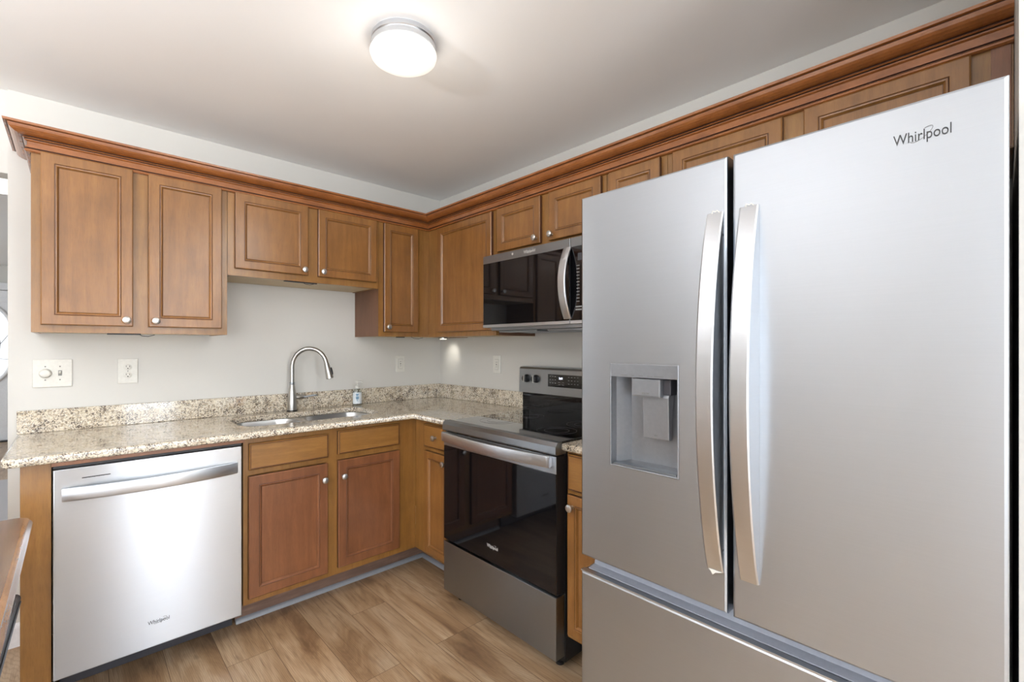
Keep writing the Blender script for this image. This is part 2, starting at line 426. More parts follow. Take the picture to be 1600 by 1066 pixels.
# glazed patio door (seen mirrored in the granite)
d = MB().box(-1.64, -1.56, -5.23, -5.19, 0.005, 2.06, .004).box(-1.0, -0.92, -5.23, -5.19, 0.005, 2.06, .004)
d.box(-1.56, -1.0, -5.23, -5.19, 1.96, 2.06, .004).box(-1.56, -1.0, -5.23, -5.19, 0.005, 0.2, .004)
for k in (1, 2): d.box(-1.56+.1867*k-.012, -1.56+.1867*k+.012, -5.225, -5.195, .2, 1.96, .003)
for k in range(1, 5): d.box(-1.56, -1.0, -5.224, -5.196, .2+.352*k-.012, .2+.352*k+.012, .003)
d = struct(d.build('door_1', M['white_trim']))
MB().box(-1.56, -1.0, -5.212, -5.208, .2, 1.96).build('pane', M['glass'], d)
MB().lathe([(.012, 0), (.012, .03), (.028, .045), (.03, .06), (.0, .07)], (-1.6, -5.19, 0.98), (0, 1, 0)).build('door_knob', M['nickel'], d, True)
# front door with the oval light, far across the foyer
DX, DY = -2.93, 6.34
d = struct(MB().box(DX-.46, DX+.46, DY-.045, DY, 0.005, 2.06, .004).build('door_2', M['white_trim']))
def oval(cx, y0, y1, cz, rx, rz, n=40):
    return [[(cx+rx*math.cos(2*math.pi*k/n), y, cz+rz*math.sin(2*math.pi*k/n)) for k in range(n)] for y in (y0, y1)]
MB().rings(oval(DX, DY-.045, DY-.058, 1.33, .24, .5)).build('oval_pane', M['frosted'], d)
fr = MB(); o_out = [(DX+.265*math.cos(a), DY-.056, 1.33+.53*math.sin(a)) for a in [2*math.pi*k/48 for k in range(49)]]
fr.tube(o_out, .022, 10, caps=False).build('oval_frame', M['white_trim'], d, True)
lead = MB()
for (rx, rz, cz) in ((.12, .28, 1.33), (.06, .14, 1.33)):
    lead.tube([(DX+rx*math.cos(a), DY-.06, cz+rz*math.sin(a)) for a in [2*math.pi*k/24 for k in range(25)]], .004, 6)
for a in range(0, 360, 45):
    lead.tube([(DX+.12*math.cos(R(a)), DY-.06, 1.33+.28*math.sin(R(a))), (DX+.235*math.cos(R(a+20)), DY-.06, 1.33+.49*math.sin(R(a+20)))], .004, 6)
lead.build('leading', M['lead'], d)
pm = MB()
for sx in (-1, 1):
    for z0, z1 in ((.2, .68), (1.9, 1.98)):
        x0, x1 = sorted((DX+sx*.06, DX+sx*.36)); pm.box(x0, x1, DY-.05, DY-.044, z0, z1, .004); pm.box(x0+.03, x1-.03, DY-.054, DY-.048, z0+.02, z1-.02, .003)
pm.build('moulded_panel', M['white_trim'], d)
MB().lathe([(.012, 0), (.012, .03), (.028, .045), (.03, .06), (.0, .07)], (DX-.38, DY-.045, 0.98), (0, -1, 0)).build('door_knob', M['nickel'], d, True)
cs = MB().box(DX-.56, DX-.47, DY-.035, DY+.02, 0, 2.16, .005).box(DX+.47, DX+.56, DY-.035, DY+.02, 0, 2.16, .005).box(DX-.56, DX+.56, DY-.04, DY+.02, 2.07, 2.17, .005)
struct(cs.build('trim_2', M['white_trim']))
struct(MB().box(DX-.46, DX+.46, DY-.12, DY-.05, 0, .02, .004).build('trim_3', M['black']))
tag(MB().box(-3.9, -2.0, 0.9, 3.6, 0.0, 0.014, 0.006).build('area_rug', M['rug'], loc=None), 'pale area rug on the foyer floor past the wall end', 'rug')
# foyer ceiling lamp
fl = thing('foyer_ceiling_lamp', 'white lit glass lamp hanging in foyer at left edge', 'ceiling lamp', (-2.42, 1.5, HC))
MB().lathe([(.07, 0), (.07, -.012), (.012, -.02), (.012, -.03)], (-2.42, 1.5, HC)).build('canopy', M['nickel'], fl, True)
MB().lathe([(.14, -.02), (.145, -.035), (.13, -.07), (.09, -.095), (.0, -.105)], (-2.42, 1.5, HC)).build('lamp_shade', M['foyer_lamp'], fl, True)

# ---------------------------------------------------------------- cabinet helpers
def door_mesh(x0, x1, z0, z1, yf, t=0.02, rail=0.043, mi_glaze=1):
    """five-piece door with a recessed panel; yf = front plane (run depth)"""
    def r_(i, y): return [(x0+i, y, z0+i), (x1-i, y, z0+i), (x1-i, y, z1-i), (x0+i, y, z1-i)]
    rr = [r_(0, yf+t), r_(0, yf+.003), r_(.0035, yf), r_(rail-.004, yf), r_(rail-.0028, yf+.0014), r_(rail, yf+.0002),
          r_(rail+.004, yf+.001), r_(rail+.008, yf+.006), r_(rail+.0095, yf+.0082), r_(rail+.0107, yf+.0082)]
    return MB().rings(rr, [1, 0, 0, 0, 1, 0, 0, 0, 1])
def slab_mesh(x0, x1, z0, z1, yf, t=0.02):
    def r_(i, y): return [(x0+i, y, z0+i), (x1-i, y, z0+i), (x1-i, y, z1-i), (x0+i, y, z1-i)]
    return MB().rings([r_(0, yf+t), r_(0, yf+.006), r_(.004, yf+.0015), r_(.0075, yf+.0015), r_(.009, yf)], [1, 0, 1, 0])
def knob(parent, x, y, z):
    return MB().lathe([(.0075, 0), (.0065, .004), (.0055, .010), (.008, .0145), (.0145, .018), (.0158, .022), (.0145, .026), (.009, .0285), (0, .029)],
                      (x, y, z), (0, -1, 0), 20).build('knob', M['chrome'], parent, True)
def add_door(root, x0, x1, z0, z1, yf, kn=None, mat='door_v', rail=0.043):
    dd = door_mesh(x0, x1, z0, z1, yf, rail=rail).build('door', [M[mat], M['glaze']], root)
    if kn: knob(dd, kn[0], yf, kn[1])
    return dd

WF, WD = -0.32, -0.34           # wall cabinet face, door front
def wall_cab(name, label, run, x0, x1, z0, z1, openings, left_side='wood_v', right_side='wood_v', under='birch', frame_z0=None, group=None):
    """openings: list of stile intervals for the face frame"""
    root = thing(name, label, 'cabinet', (x0, 0, z0), run, group)
    e = .0006
    zb = z0 + .003
    body = MB().box(x0+e, x0+.016, WF+.019, -.001, z0, z1, 0).box(x1-.016, x1-e, WF+.019, -.001, z0, z1, 0)
    body.box(x0+.016, x1-.016, WF+.019, -.001, z1-.016, z1).box(x0+.016, x1-.016, -.01, -.001, z0+.02, z1-.016)
    body.build('carcass', M[left_side], root)
    MB().box(x0+.016, x1-.016, WF+.019, -.002, zb, zb+.012).build('bottom_panel', M[under], root)
    fr = MB()
    for a, b_ in openings: fr.box(a, b_, WF, WF+.019, z0, z1)
    for (a0, a1), (b0, b1) in zip(openings[:-1], openings[1:]):
        fr.box(a1, b0, WF, WF+.019, z0, z0+.038); fr.box(a1, b0, WF, WF+.019, z1-.06, z1)
        fr.box(a1, b0, WF+.008, WF+.018, z0+.038, z1-.06)
    fr.build('face_frame', M['wood_v'], root)
    return root

ZT = 2.135
# back wall, left to right
c = wall_cab('wall_cabinet', 'tall two-door wooden wall cabinet at the left end, above dishwasher', 'B', -2.184, -1.5035, 1.357, ZT,
             [(-2.1835, -2.15), (-1.875, -1.81), (-1.535, -1.504)])
add_door(c, -2.156, -1.869, 1.387, 2.069, WD, (-1.892, 1.413))
add_door(c, -1.815, -1.530, 1.387, 2.066, WD, (-1.790, 1.413))
c = wall_cab('wall_cabinet', 'short two-door wooden wall cabinet above the sink', 'B', -1.5025, -0.6885, 1.652, ZT,
             [(-1.502, -1.465), (-1.12, -1.055), (-.712, -.689)])
add_door(c, -1.471, -1.116, 1.688, 2.063, WD, (-1.140, 1.714))
add_door(c, -1.060, -0.707, 1.688, 2.060, WD, (-1.038, 1.714))
c = wall_cab('wall_cabinet', 'narrow single-door wooden wall cabinet at back corner right of faucet', 'B', -0.6875, -0.0015, 1.362, ZT,
             [(-.687, -.65), (-.418, -.3205)])
add_door(c, -0.656, -0.412, 1.390, 2.058, WD, (-0.634, 1.420))
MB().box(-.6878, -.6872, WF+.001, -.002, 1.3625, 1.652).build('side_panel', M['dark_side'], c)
# right wall (coordinates: distance from the back wall, depth, height)
c = wall_cab('wall_cabinet', 'single-door wooden wall cabinet on right wall between corner and microwave', 'R', 0.3205, 0.984, 1.362, ZT,
             [(.3208, .45), (.955, .9835)])
add_door(c, 0.443, 0.962, 1.392, 2.055, WD)
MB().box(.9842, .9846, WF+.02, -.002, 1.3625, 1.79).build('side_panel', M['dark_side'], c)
c = wall_cab('wall_cabinet', 'short two-door wooden wall cabinet directly above the microwave', 'R', 0.9855, 1.708, 1.797, ZT,
             [(.986, 1.015), (1.32, 1.392), (1.68, 1.7075)])
add_door(c, 1.008, 1.327, 1.820, 2.056, WD, (1.304, 1.846))
add_door(c, 1.384, 1.686, 1.820, 2.056, WD, (1.407, 1.846))
c = wall_cab('wall_cabinet', 'narrow wooden wall cabinet mostly hidden behind the fridge left door', 'R', 1.709, 1.990, 1.362, ZT,
             [(1.7095, 1.735), (1.96, 1.9895)])
add_door(c, 1.727, 1.965, 1.392, 2.056, WD)
c = wall_cab('wall_cabinet', 'wide two-door wooden cabinet above the fridge', 'R', 1.991, 2.901, 1.80, ZT,
             [(1.9915, 2.03), (2.39, 2.46), (2.822, 2.9008)])
add_door(c, 2.018, 2.395, 1.830, 2.056, WD)
add_door(c, 2.455, 2.827, 1.830, 2.058, WD)
MB().box(2.862, 2.897, WF-.004, WF+.001, 1.802, 2.062, .001).build('filler_strip', M['base_v'], c)

# crown moulding swept along the cabinet tops, mitred
prof = [(0.0, 2.060), (.010, 2.060), (.0145, 2.0635), (.0145, 2.0685), (.0105, 2.072), (.0065, 2.0725), (.0065, 2.0755), (.0125, 2.0765), (.0125, 2.0805), (.0075, 2.0815),
        (.0075, 2.1005), (.0105, 2.101), (.0145, 2.1035), (.0145, 2.1065), (.0100, 2.1075), (.0100, 2.1100), (.0165, 2.1105), (.0195, 2.1130), (.0165, 2.1150), (.0165, 2.1170),
        (.0240, 2.1175), (.0320, 2.1190), (.0410, 2.1225), (.0490, 2.1280), (.0545, 2.1345), (.0570, 2.1410), (.0575, 2.1455), (.062, 2.1460), (.069, 2.1475), (.070, 2.1555), (.0, 2.1555)]
def crown(path_offsets, name, mat):
    mb = MB(); rr = []
    for pt, off in path_offsets:
        rr.append([(pt[0]+off[0]*o, pt[1]+off[1]*o, z) for o, z in prof])
    mb.rings(rr, None, True, True)
    return mb
cr = thing('crown_moulding', 'stained wood crown moulding running along tops of the wall cabinets', 'moulding', (-.32, -.32, 2.062))
gm = [M['moulding'], M['glaze']]
def crown_mis(o):
    for p in o.data.polygons:
        z = [round(o.data.vertices[v].co.z + 2.062, 4) for v in p.vertices]
        if len(z) == 4 and any(lo - 1e-4 < min(z) and max(z) < hi + 1e-4 for lo, hi in ((2.072, 2.0765), (2.1065, 2.1105), (2.1150, 2.1176), (2.1455, 2.1461))): p.material_index = 1
crown_mis(crown([((-2.186, WF-.0005), (-1, -1)), ((-.3205, WF-.0005), (-1, -1)), ((-.3205, -2.9012), (-1, 0))], 'front', None).build('front_length', gm, cr))
crown_mis(crown([((-2.1865, -.001), (-1, 0)), ((-2.1865, WF-.0005), (-1, -1))], 'ret', None).build('end_return', gm, cr))
MB().prism([(-2.1865, WF), (-.3205, WF), (-.3205, -2.9012), (-.31, -2.9012), (-.31, -.31), (-2.1865, -.31)], 2.1356, 2.1556, 'z').build('top_rail', M['wood_x'], cr)

# little hardware under the wall cabinets
def clip(x0, x1, y, z, label, wire=None):
    r_ = thing('cable_clip', label, 'clip', ((x0+x1)/2, y, z))
    MB().box(x0, x1, y-.006, y+.006, z-.006, z, .002).build('bar', M['black'], r_)
    if wire:
        a, b_ = wire; MB().tube([(a, y, z-.001), (a+(b_-a)*.25, y, z-.010), (a+(b_-a)*.6, y, z-.012), (b_, y, z-.004)], .0016, 8).build('wire', M['charcoal'], r_, True)
clip(-1.955, -1.84, -.312, 1.3568, 'thin black clip with wire under left wall cabinet', (-1.85, -1.79))
clip(-1.235, -1.06, -.312, 1.6518, 'black clip and wire under the cabinet above sink', (-1.14, -1.07))
clip(-.56, -.50, -.312, 1.3618, 'small black clip under narrow corner wall cabinet', (-.45, -.36))
pk = thing('puck_light', 'small round lit light under the corner wall cabinet', 'lamp', (-.13, -.22, 1.3645))
MB().lathe([(.033, 0), (.033, -.010), (.028, -.012)], (-.13, -.22, 1.3645)).build('housing', M['nickel'], pk, True)
MB().lathe([(.027, -.0121), (.02, -.0145), (0, -.015)], (-.13, -.22, 1.3645)).build('lens', M['puck'], pk, True)
ll = bpy.data.lights.new('puck_glow', 'SPOT'); ll.energy = 1.2; ll.color = (1, .95, .86); ll.shadow_soft_size = .02; ll.spot_size = R(75); ll.spot_blend = 1.0
lo = bpy.data.objects.new('puck_glow', ll); C.objects.link(lo); lo.location = (-.13, -.20, 1.335); lo.rotation_euler = Vector((.13, .035, -.10)).to_track_quat('-Z', 'Y').to_euler()

# ---------------------------------------------------------------- base cabinets
BF, BD = -0.60, -0.62
KICK = -0.457
# left end panel
p = thing('end_panel', 'tall wooden end panel left of the dishwasher', 'panel', (-2.156, -.3, 0))
MB().box(-2.196, -2.118, BF, BF+.019, 0.0, .885, .001).build('front_board', M['wood_v'], p)
MB().box(-2.196, -2.18, BF+.019, -.016, 0.0, .885).build('side_board', M['wood_v'], p)
sb = thing('sink_base_cabinet', 'wooden sink base cabinet with two doors and two false drawer fronts', 'cabinet', (-1.05, -.3, 0))
MB().box(-1.5005, -1.485, BF+.02, -.002, .1405, .885).box(-1.4845, -.005, -.012, -.002, .1405, .885).box(-1.4845, -.605, BF+.02, -.012, .1405, .155).build('carcass', M['wood_v'], sb)
fr = MB().box(-1.501, -1.474, BF, BF+.019, .140, .888).box(-1.127, -1.062, BF, BF+.019, .140, .888).box(-.722, -.6005, BF, BF+.019, .140, .888)
for a, b_ in ((-1.474, -1.127), (-1.062, -.722)):
    fr.box(a, b_, BF, BF+.019, .856, .888).box(a, b_, BF, BF+.019, .722, .75).box(a, b_, BF, BF+.019, .140, .18).box(a, b_, BF+.01, BF+.018, .18, .722).box(a, b_, BF+.01, BF+.018, .75, .856)
fr.build('face_frame', M['wood_v'], sb)
slab_mesh(-1.480, -1.119, .745, .864, BD).build('false_drawer_front', [M['wood_x'], M['glaze']], sb)
slab_mesh(-1.069, -.715, .751, .870, BD).build('false_drawer_front', [M['wood_x'], M['glaze']], sb)
add_door(sb, -1.482, -1.122, .168, .717, BD, (-1.045-.1, .640), 'base_v', .045)
add_door(sb, -1.069, -.715, .176, .721, BD, (-1.045, .640), 'base_v', .045)
MB().box(-1.501, -.458, KICK, KICK+.012, .0, .1395).build('kick_board', M['kick'], sb)
rb = thing('base_cabinet', 'narrow wooden base cabinet in corner left of the oven, drawer above door', 'cabinet', (.78, -.3, 0), 'R')
MB().box(.94, .953, BF+.02, -.002, .1405, .885).box(.61, .9395, -.012, -.002, .1405, .885).box(.61, .9395, BF+.02, -.012, .1405, .155).build('carcass', M['wood_v'], rb)
fr = MB().box(.6008, .72, BF, BF+.019, .140, .888).box(.92, .953, BF, BF+.019, .140, .888)
for z0, z1 in ((.862, .888), (.718, .75), (.140, .17)): fr.box(.72, .92, BF, BF+.019, z0, z1)
fr.box(.72, .92, BF+.01, BF+.018, .17, .862).build('face_frame', M['wood_v'], rb)
dr = slab_mesh(.707, .940, .744, .870, BD).build('drawer_front', [M['wood_y'], M['glaze']], rb); knob(dr, .828, BD, .806)
add_door(rb, .716, .940, .160, .722, BD, (.915, .682), 'door_v', .040)
MB().box(.458, .953, KICK, KICK+.012, .0, .1395).build('kick_board', M['kick'], rb)
rc = thing('base_cabinet', 'narrow wooden base cabinet between the oven and fridge', 'cabinet', (1.84, -.3, 0), 'R')
MB().box(1.714, 1.728, BF+.02, -.002, .1405, .885).box(1.966, 1.98, BF+.02, -.002, .1405, .885).box(1.728, 1.966, -.012, -.002, .1405, .885).box(1.728, 1.966, BF+.02, -.012, .1405, .155).build('carcass', M['wood_v'], rc)
fr = MB().box(1.7135, 1.735, BF, BF+.019, .142, .888).box(1.955, 1.98, BF, BF+.019, .142, .888)
for z0, z1 in ((.865, .888), (.712, .74), (.142, .18)): fr.box(1.735, 1.955, BF, BF+.019, z0, z1)
fr.box(1.735, 1.955, BF+.01, BF+.018, .18, .865).build('face_frame', M['wood_v'], rc)
slab_mesh(1.725, 1.968, .733, .876, BD).build('drawer_front', [M['wood_y'], M['glaze']], rc)
add_door(rc, 1.725, 1.968, .162, .716, BD, (1.752, .672), 'door_v', .040)
MB().box(1.75, 1.98, KICK, KICK+.012, .0, .115).build('kick_board', M['quarter'], rc)

# ---------------------------------------------------------------- countertop, backsplash, sink
def plate_curve(outer, holes, z0, z1, bev, name, mat, loc=(0, 0, 0), seg=3):
    cu = bpy.data.curves.new(name, 'CURVE'); cu.dimensions = '2D'; cu.fill_mode = 'BOTH'
    cu.extrude = (z1-z0)/2 - bev; cu.bevel_depth = bev; cu.bevel_resolution = seg; cu.offset = -bev
    for pl in [outer]+list(holes):
        sp = cu.splines.new('POLY'); sp.points.add(len(pl)-1); sp.use_cyclic_u = True
        for q, p_ in zip(sp.points, pl): q.co = (p_[0]-loc[0], p_[1]-loc[1], 0, 1)
    tmp = bpy.data.objects.new('tmp', cu); C.objects.link(tmp); bpy.context.view_layer.update()
    me = bpy.data.meshes.new_from_object(tmp.evaluated_get(bpy.context.evaluated_depsgraph_get()))
    bpy.data.objects.remove(tmp)
    me.transform(Matrix.Translation((0, 0, (z0+z1)/2 - loc[2]))); me.materials.clear(); me.materials.append(mat)
    ob = bpy.data.objects.new(name, me); C.objects.link(ob); ob.location = loc; ORI[ob.name] = Vector(loc)
    return ob
def rrect(x0, x1, y0, y1, r, n=8):
    pts = []
    for cx_, cy_, a0 in ((x1-r, y1-r, 0), (x0+r, y1-r, 90), (x0+r, y0+r, 180), (x1-r, y0+r, 270)):
        for k in range(n+1): a = R(a0+90*k/n); pts.append((cx_+r*math.cos(a), cy_+r*math.sin(a)))
    return pts
SX0, SX1, SY0, SY1 = -1.465, -0.745, -0.485, -0.135
KF = -0.638
top = plate_curve([(-2.242, -.002), (-2.242, KF+.03), (-2.234, KF+.008), (-2.212, KF), (KF, KF), (KF, -.953), (-.002, -.953), (-.002, -.002)],
                  [rrect(SX0, SX1, SY0, SY1, .09)], .8885, .919, .008, 'countertop', M['granite'], (-1.1, -.3, .8885))
tag(top, 'L-shaped speckled granite countertop with the sink cut into it', 'countertop')
tag(plate_curve([(KF, -1.714), (KF, -1.98), (-.002, -1.98), (-.002, -1.714)], [], .8885, .919, .008, 'countertop', M['granite'], (-.3, -1.84, .8885)),
    'short granite countertop piece between oven and fridge', 'countertop')
tag(MB().box(-2.242, -.0205, -.021, -.0005, .9195, 1.0195, .002).build('backsplash', M['granite'], loc=(-1.1, -.01, .9195)),
    'speckled granite backsplash strip along the back wall behind the faucet', 'backsplash')
tag(MB().box(-.0200, -.0005, -.95, -.0005, .9195, 1.0195, .002).build('backsplash', M['granite'], loc=(-.01, -.5, .9195)),
    'speckled granite backsplash strip on the right wall beside the oven', 'backsplash')
sk = thing('sink', 'stainless double-bowl sink set under the granite countertop', 'sink', (-1.1, -.31, .70))
B1 = (-1.475, -1.135, -.495, -.125); B2 = (-1.095, -.735, -.495, -.125)
def bowl(b_, depth):
    rr = []
    for i, z in ((0, .8875), (.004, .87), (.008, .80), (.012, .8875-depth+.03), (.025, .8875-depth+.008), (.05, .8875-depth), (.12, .8875-depth-.003)):
        rr.append([(x, y, z) for x, y in rrect(b_[0]+i, b_[1]-i, b_[2]+i, b_[3]-i, max(.02, .085-i*.4))])
    return MB().rings(rr, None, False, True)
for b_, dp in ((B1, .18), (B2, .20)):
    bo = bowl(b_, dp).build('bowl', M['sink'], sk, True)
    MB().lathe([(.045, .002), (.04, .001), (.034, -.004), (0, -.004)], ((b_[0]+b_[1])/2, -.31, .8875-dp+.001)).build('drain', M['nickel'], sk, True)
rim = plate_curve(rrect(-1.49, -.72, -.51, -.11, .09), [rrect(*B1, .085), rrect(*B2, .085)], .8860, .8880, .0004, 'rim', M['sink'], (-1.1, -.31, .70))
rim.parent = sk; rim.location = (0, 0, 0)

# faucet
fx, fy = -1.108, -.058
an = R(33); ux, uy = math.cos(an), -math.sin(an)
fa = thing('faucet', 'brushed nickel pull-down gooseneck faucet behind the sink', 'faucet', (fx, fy, .919))
MB().lathe([(.0295, .0005), (.0295, .006), (.027, .0065)], (fx, fy, .919)).build('base_ring', M['black'], fa, True)
MB().lathe([(.0265, .006), (.0265, .02), (.0255, .06), (.022, .10), (.0165, .14), (.0145, .155)], (fx, fy, .919)).build('body', M['nickel'], fa, True)
MB().lathe([(.0155, .155), (.016, .158), (.0135, .16), (.0135, .164), (.016, .166), (.0155, .170)], (fx, fy, .919)).build('collar', M['steel_dark'], fa, True)
pts = [(fx, fy, 1.085), (fx, fy, 1.13), (fx, fy, 1.175)]
Rr = .098
for k in range(1, 19):
    a = R(180 - 168*k/18); pts.append((fx+ux*(Rr+Rr*math.cos(a)), fy+uy*(Rr+Rr*math.cos(a)), 1.178+Rr*1.12*math.sin(a)))
MB().tube(pts, .0125, 20).build('spout', M['nickel'], fa, True)
e = Vector(pts[-1]); dv = (Vector(pts[-1])-Vector(pts[-2])).normalized(); dv = Vector((ux*.22, uy*.22, -1)).normalized()
MB().lathe([(.0135, 0), (.0135, .003), (.0145, .004), (.016, .03), (.0205, .08), (.0212, .094), (.017, .096)], e, dv, 24).build('spray_head', M['nickel'], fa, True)
q = e + dv*.045 + Vector((ux, uy, 0))*.016
MB().lathe([(.004, 0), (.009, .004), (.0095, .022), (.0085, .042), (.003, .048)], q - dv*.018, dv, 14).build('spray_button', M['black'], fa, True)
MB().lathe([(.0, 0), (.0135, .0), (.0135, .045), (.0125, .048), (0, .049)], (fx+.015, fy, .999), (1, -.15, 0), 20).build('handle_stub', M['nickel'], fa, True)
MB().tube([(fx+.058, fy-.008, 1.0), (fx+.075, fy-.012, .998), (fx+.10, fy-.02, 1.003), (fx+.125, fy-.028, 1.006), (fx+.14, fy-.03, 1.002)], [.007, .0055, .005, .0055, .004], 12).build('lever', M['steel_dark'], fa, True)
# soap bottle
sx, sy_ = -.700, -.062
so = thing('soap_bottle', 'clear soap pump bottle with blue and white label behind sink', 'bottle', (sx, sy_, .919))
MB().lathe([(.0, .001), (.026, .001), (.029, .006), (.029, .085), (.024, .1), (.013, .108), (.012, .112)], (sx, sy_, .919), sy=.7).build('body', M['soap'], so, True)
MB().lathe([(.0295, .010), (.0296, .082)], (sx, sy_, .919), sy=.7, caps=False).build('label', M['soap_label'], so, True)
ink = MB()
for z, w in ((.070, .020), (.064, .016), (.052, .022), (.046, .024), (.040, .018), (.030, .008)): ink.box(sx-.012-w*.35, sx-.012+w*.55, sy_-.0226, sy_-.0205, .919+z, .919+z+.004)
ink.build('label_print', M['soap_ink'], so)
MB().lathe([(.014, .108), (.0145, .125), (.008, .128), (.0035, .13), (.0035, .145), (.009, .146), (.009, .156), (0, .157)], (sx, sy_, .919)).tube([(sx, sy_, 1.071), (sx+.02, sy_-.012, 1.071), (sx+.03, sy_-.018, 1.066)], .004, 10).build('pump', M['plate'], so, True)

# ---------------------------------------------------------------- dishwasher
DF = -.632
dw = thing('dishwasher', 'stainless steel dishwasher under the left countertop', 'dishwasher', (-1.813, -.3, 0))
MB().box(-2.114, -1.504, -.575, -.02, .118, .874, .003).build('tub', M['rubber'], dw)
MB().box(-2.113, -1.513, DF, -.577, .118, .862, .0035, 3).build('door', M['steel_dw'], dw)
hb = MB(); sec = []
for k in range(25):
    t = k/24; x = -2.09 + t*(2.09-1.533); bow = .014 + .040*(1-(2*t-1)**2)
    y1 = DF - bow; sec.append([(x, y1, .750), (x, y1-.002, .756), (x, y1-.002, .790), (x, y1, .796), (x, y1+.012, .796), (x, y1+.012, .750)])
hb.rings(sec); hb.box(-2.0905, -2.075, DF-.016, DF-.0005, .752, .794, .001).box(-1.548, -1.5325, DF-.016, DF-.0005, .752, .794, .001)
hb.build('handle', M['steel_bar'], dw, True)
MB().box(-2.037, -1.957, DF-.0008, DF+.001, .8215, .8245).build('indicator_slot', M['rubber'], dw)
MB().box(-2.113, -1.513, -.625, -.58, .864, .8745, .002).build('top_gasket', M['black'], dw)
MB().box(-2.10, -1.515, -.470, -.458, .004, .116, .002).build('toe_panel', M['charcoal'], dw)
text('brand_lettering', 'Whirlpool', .0205, M['text_dark'], dw, (-1.845, DF-.0008, .2085), None, squash=.82)
swirl(MB(), -1.805, DF-.0008, .2155, .022, .006, 20, .0006).build('emblem_swirl', M['text_grey'], dw)
tag(MB().box(-2.117, -1.5025, -.6285, -.61, .8755, .888).build('filler_strip', M['base_v'], loc=(-1.81, -.62, .88)), 'thin wooden strip above the dishwasher door', 'trim strip')

# ---------------------------------------------------------------- range (right run coordinates)
RF = -.66
r0, r1 = .956, 1.707
rg = thing('electric_range', 'stainless and black glass electric oven range in the right run', 'oven', ((r0+r1)/2, -.3, 0), 'R')
MB().box(r0+.004, r1-.004, -.602, -.03, .03, .905, .003).build('body', M['black'], rg)
for sx2 in (r0+.05, r1-.05): MB().lathe([(.018, .0), (.018, .01), (.01, .012), (.01, .035)], (sx2, -.58, 0)).build('leveling_foot', M['black'], rg, True)
MB().box(r0+.006, r1-.006, -.628, -.075, .9045, .9215, .003).build('glass_cooktop', M['black_gloss'], rg)
MB().prism([(-.663, .872), (-.667, .878), (-.667, .905), (-.655, .921), (-.628, .923), (-.628, .905), (-.603, .9), (-.603, .872)], r0, r1, 'x').build('front_rail', M['steel_dark'], rg)
for cxx, cyy, rr_ in ((1.15, -.45, .10), (1.53, -.45, .09), (1.15, -.22, .075), (1.53, -.22, .10)):
    for q_ in (rr_, rr_*.62):
        MB().tube([(cxx+q_*math.cos(R(a)), cyy+q_*math.sin(R(a)), .9215) for a in range(0, 361, 12)], .0006, 4, caps=False).build('burner_marking', M['charcoal'], rg)
# oven door
od = MB().box(r0+.003, r1-.003, RF+.004, -.604, .318, .865, .003).build('oven_door', M['black'], rg)
MB().box(r0+.003, r1-.003, RF, RF+.0035, .797, .866, .0015).build('door_top_trim', M['steel'], od)
MB().box(r0+.004, r1-.004, RF+.0005, RF+.0038, .322, .7965, .001).build('door_glass', M['door_glass'], od)
for a in (1.06, 1.17, 1.29, 1.42, 1.52): MB().box(a, a+.085, RF+.004, RF+.012, .8665, .8705).build('vent_slot', M['rubber'], od)
sec = []
for k in range(25):
    t = k/24; x = r0+.012 + t*(r1-r0-.035); bow = .022 + .030*(1-(2*t-1)**2)
    y1 = RF - bow; sec.append([(x, y1+.002, .822), (x, y1, .828), (x, y1, .862), (x, y1+.002, .868), (x, y1+.012, .868), (x, y1+.012, .822)])
MB().rings(sec).box(r0+.0125, r0+.03, RF-.024, RF-.0003, .825, .865, .001).box(r1-.041, r1-.0235, RF-.024, RF-.0003, .825, .865, .001).build('handle', M['steel_bar'], od, True)
text('brand_lettering', 'Whirlpool', .022, M['text_light'], od, (1.293, RF-.0005, .385), None, squash=.8)
swirl(MB(), 1.333, RF-.0005, .393, .022, .006, 20, .0006).build('emblem_swirl', M['text_light'], od)
MB().box(r0, r1-.006, RF+.002, -.604, .058, .307, .003).build('storage_drawer', M['steel_dark'], rg)
MB().box(r0+.003, r1-.003, -.62, -.604, .309, .317).build('drawer_gap', M['rubber'], rg)
# backguard
MB().box(r0+.012, r1-.012, -.092, -.06, .921, 1.034, .001).build('backguard_glass', M['door_glass'], rg)
MB().prism([(-.112, 1.033), (-.108, 1.170), (-.100, 1.180), (-.06, 1.184), (-.03, 1.184), (-.03, 1.033)], r0+.002, r1-.002, 'x').build('backguard', M['steel'], rg)
MB().box(r0+.01, r1-.01, -.0595, -.028, .9, 1.032).build('backguard_box', M['black'], rg)
def ctl_y(z): return -.112 + .004*(z-1.033)/.137
dp = MB().box(1.183, 1.42, -.1125, -.108, 1.078, 1.146, .0008).build('control_glass', M['door_glass'], rg)
text('clock_digits', '2:01', .016, M['display'], dp, (1.262, -.1128, 1.121), None)
for zz in (1.134, 1.116, 1.098):
    for xx in (1.196, 1.214, 1.232, 1.325, 1.345, 1.365, 1.385):
        MB().box(xx, xx+.009, -.1130, -.1122, zz, zz+.0022).build('key_legend', M['keypad'], dp)
for xx in (1.258, 1.285):
    for zz in (1.091, 1.103): MB().box(xx, xx+.013, -.1130, -.1122, zz, zz+.0015).build('key_legend', M['keypad'], dp)
for xx in (1.020, 1.092, 1.55, 1.622):
    kk = MB().lathe([(.0235, 0), (.0235, .004), (.0215, .006), (.020, .022), (.0185, .024), (0, .0245)], (xx, -.1105, 1.115), (0, -1, .03), 24).build('burner_knob', M['black'], rg, True)
    MB().box(xx-.0035, xx+.0035, -.1405, -.131, 1.094, 1.136, .0015).build('knob_pointer', M['chrome'], kk)

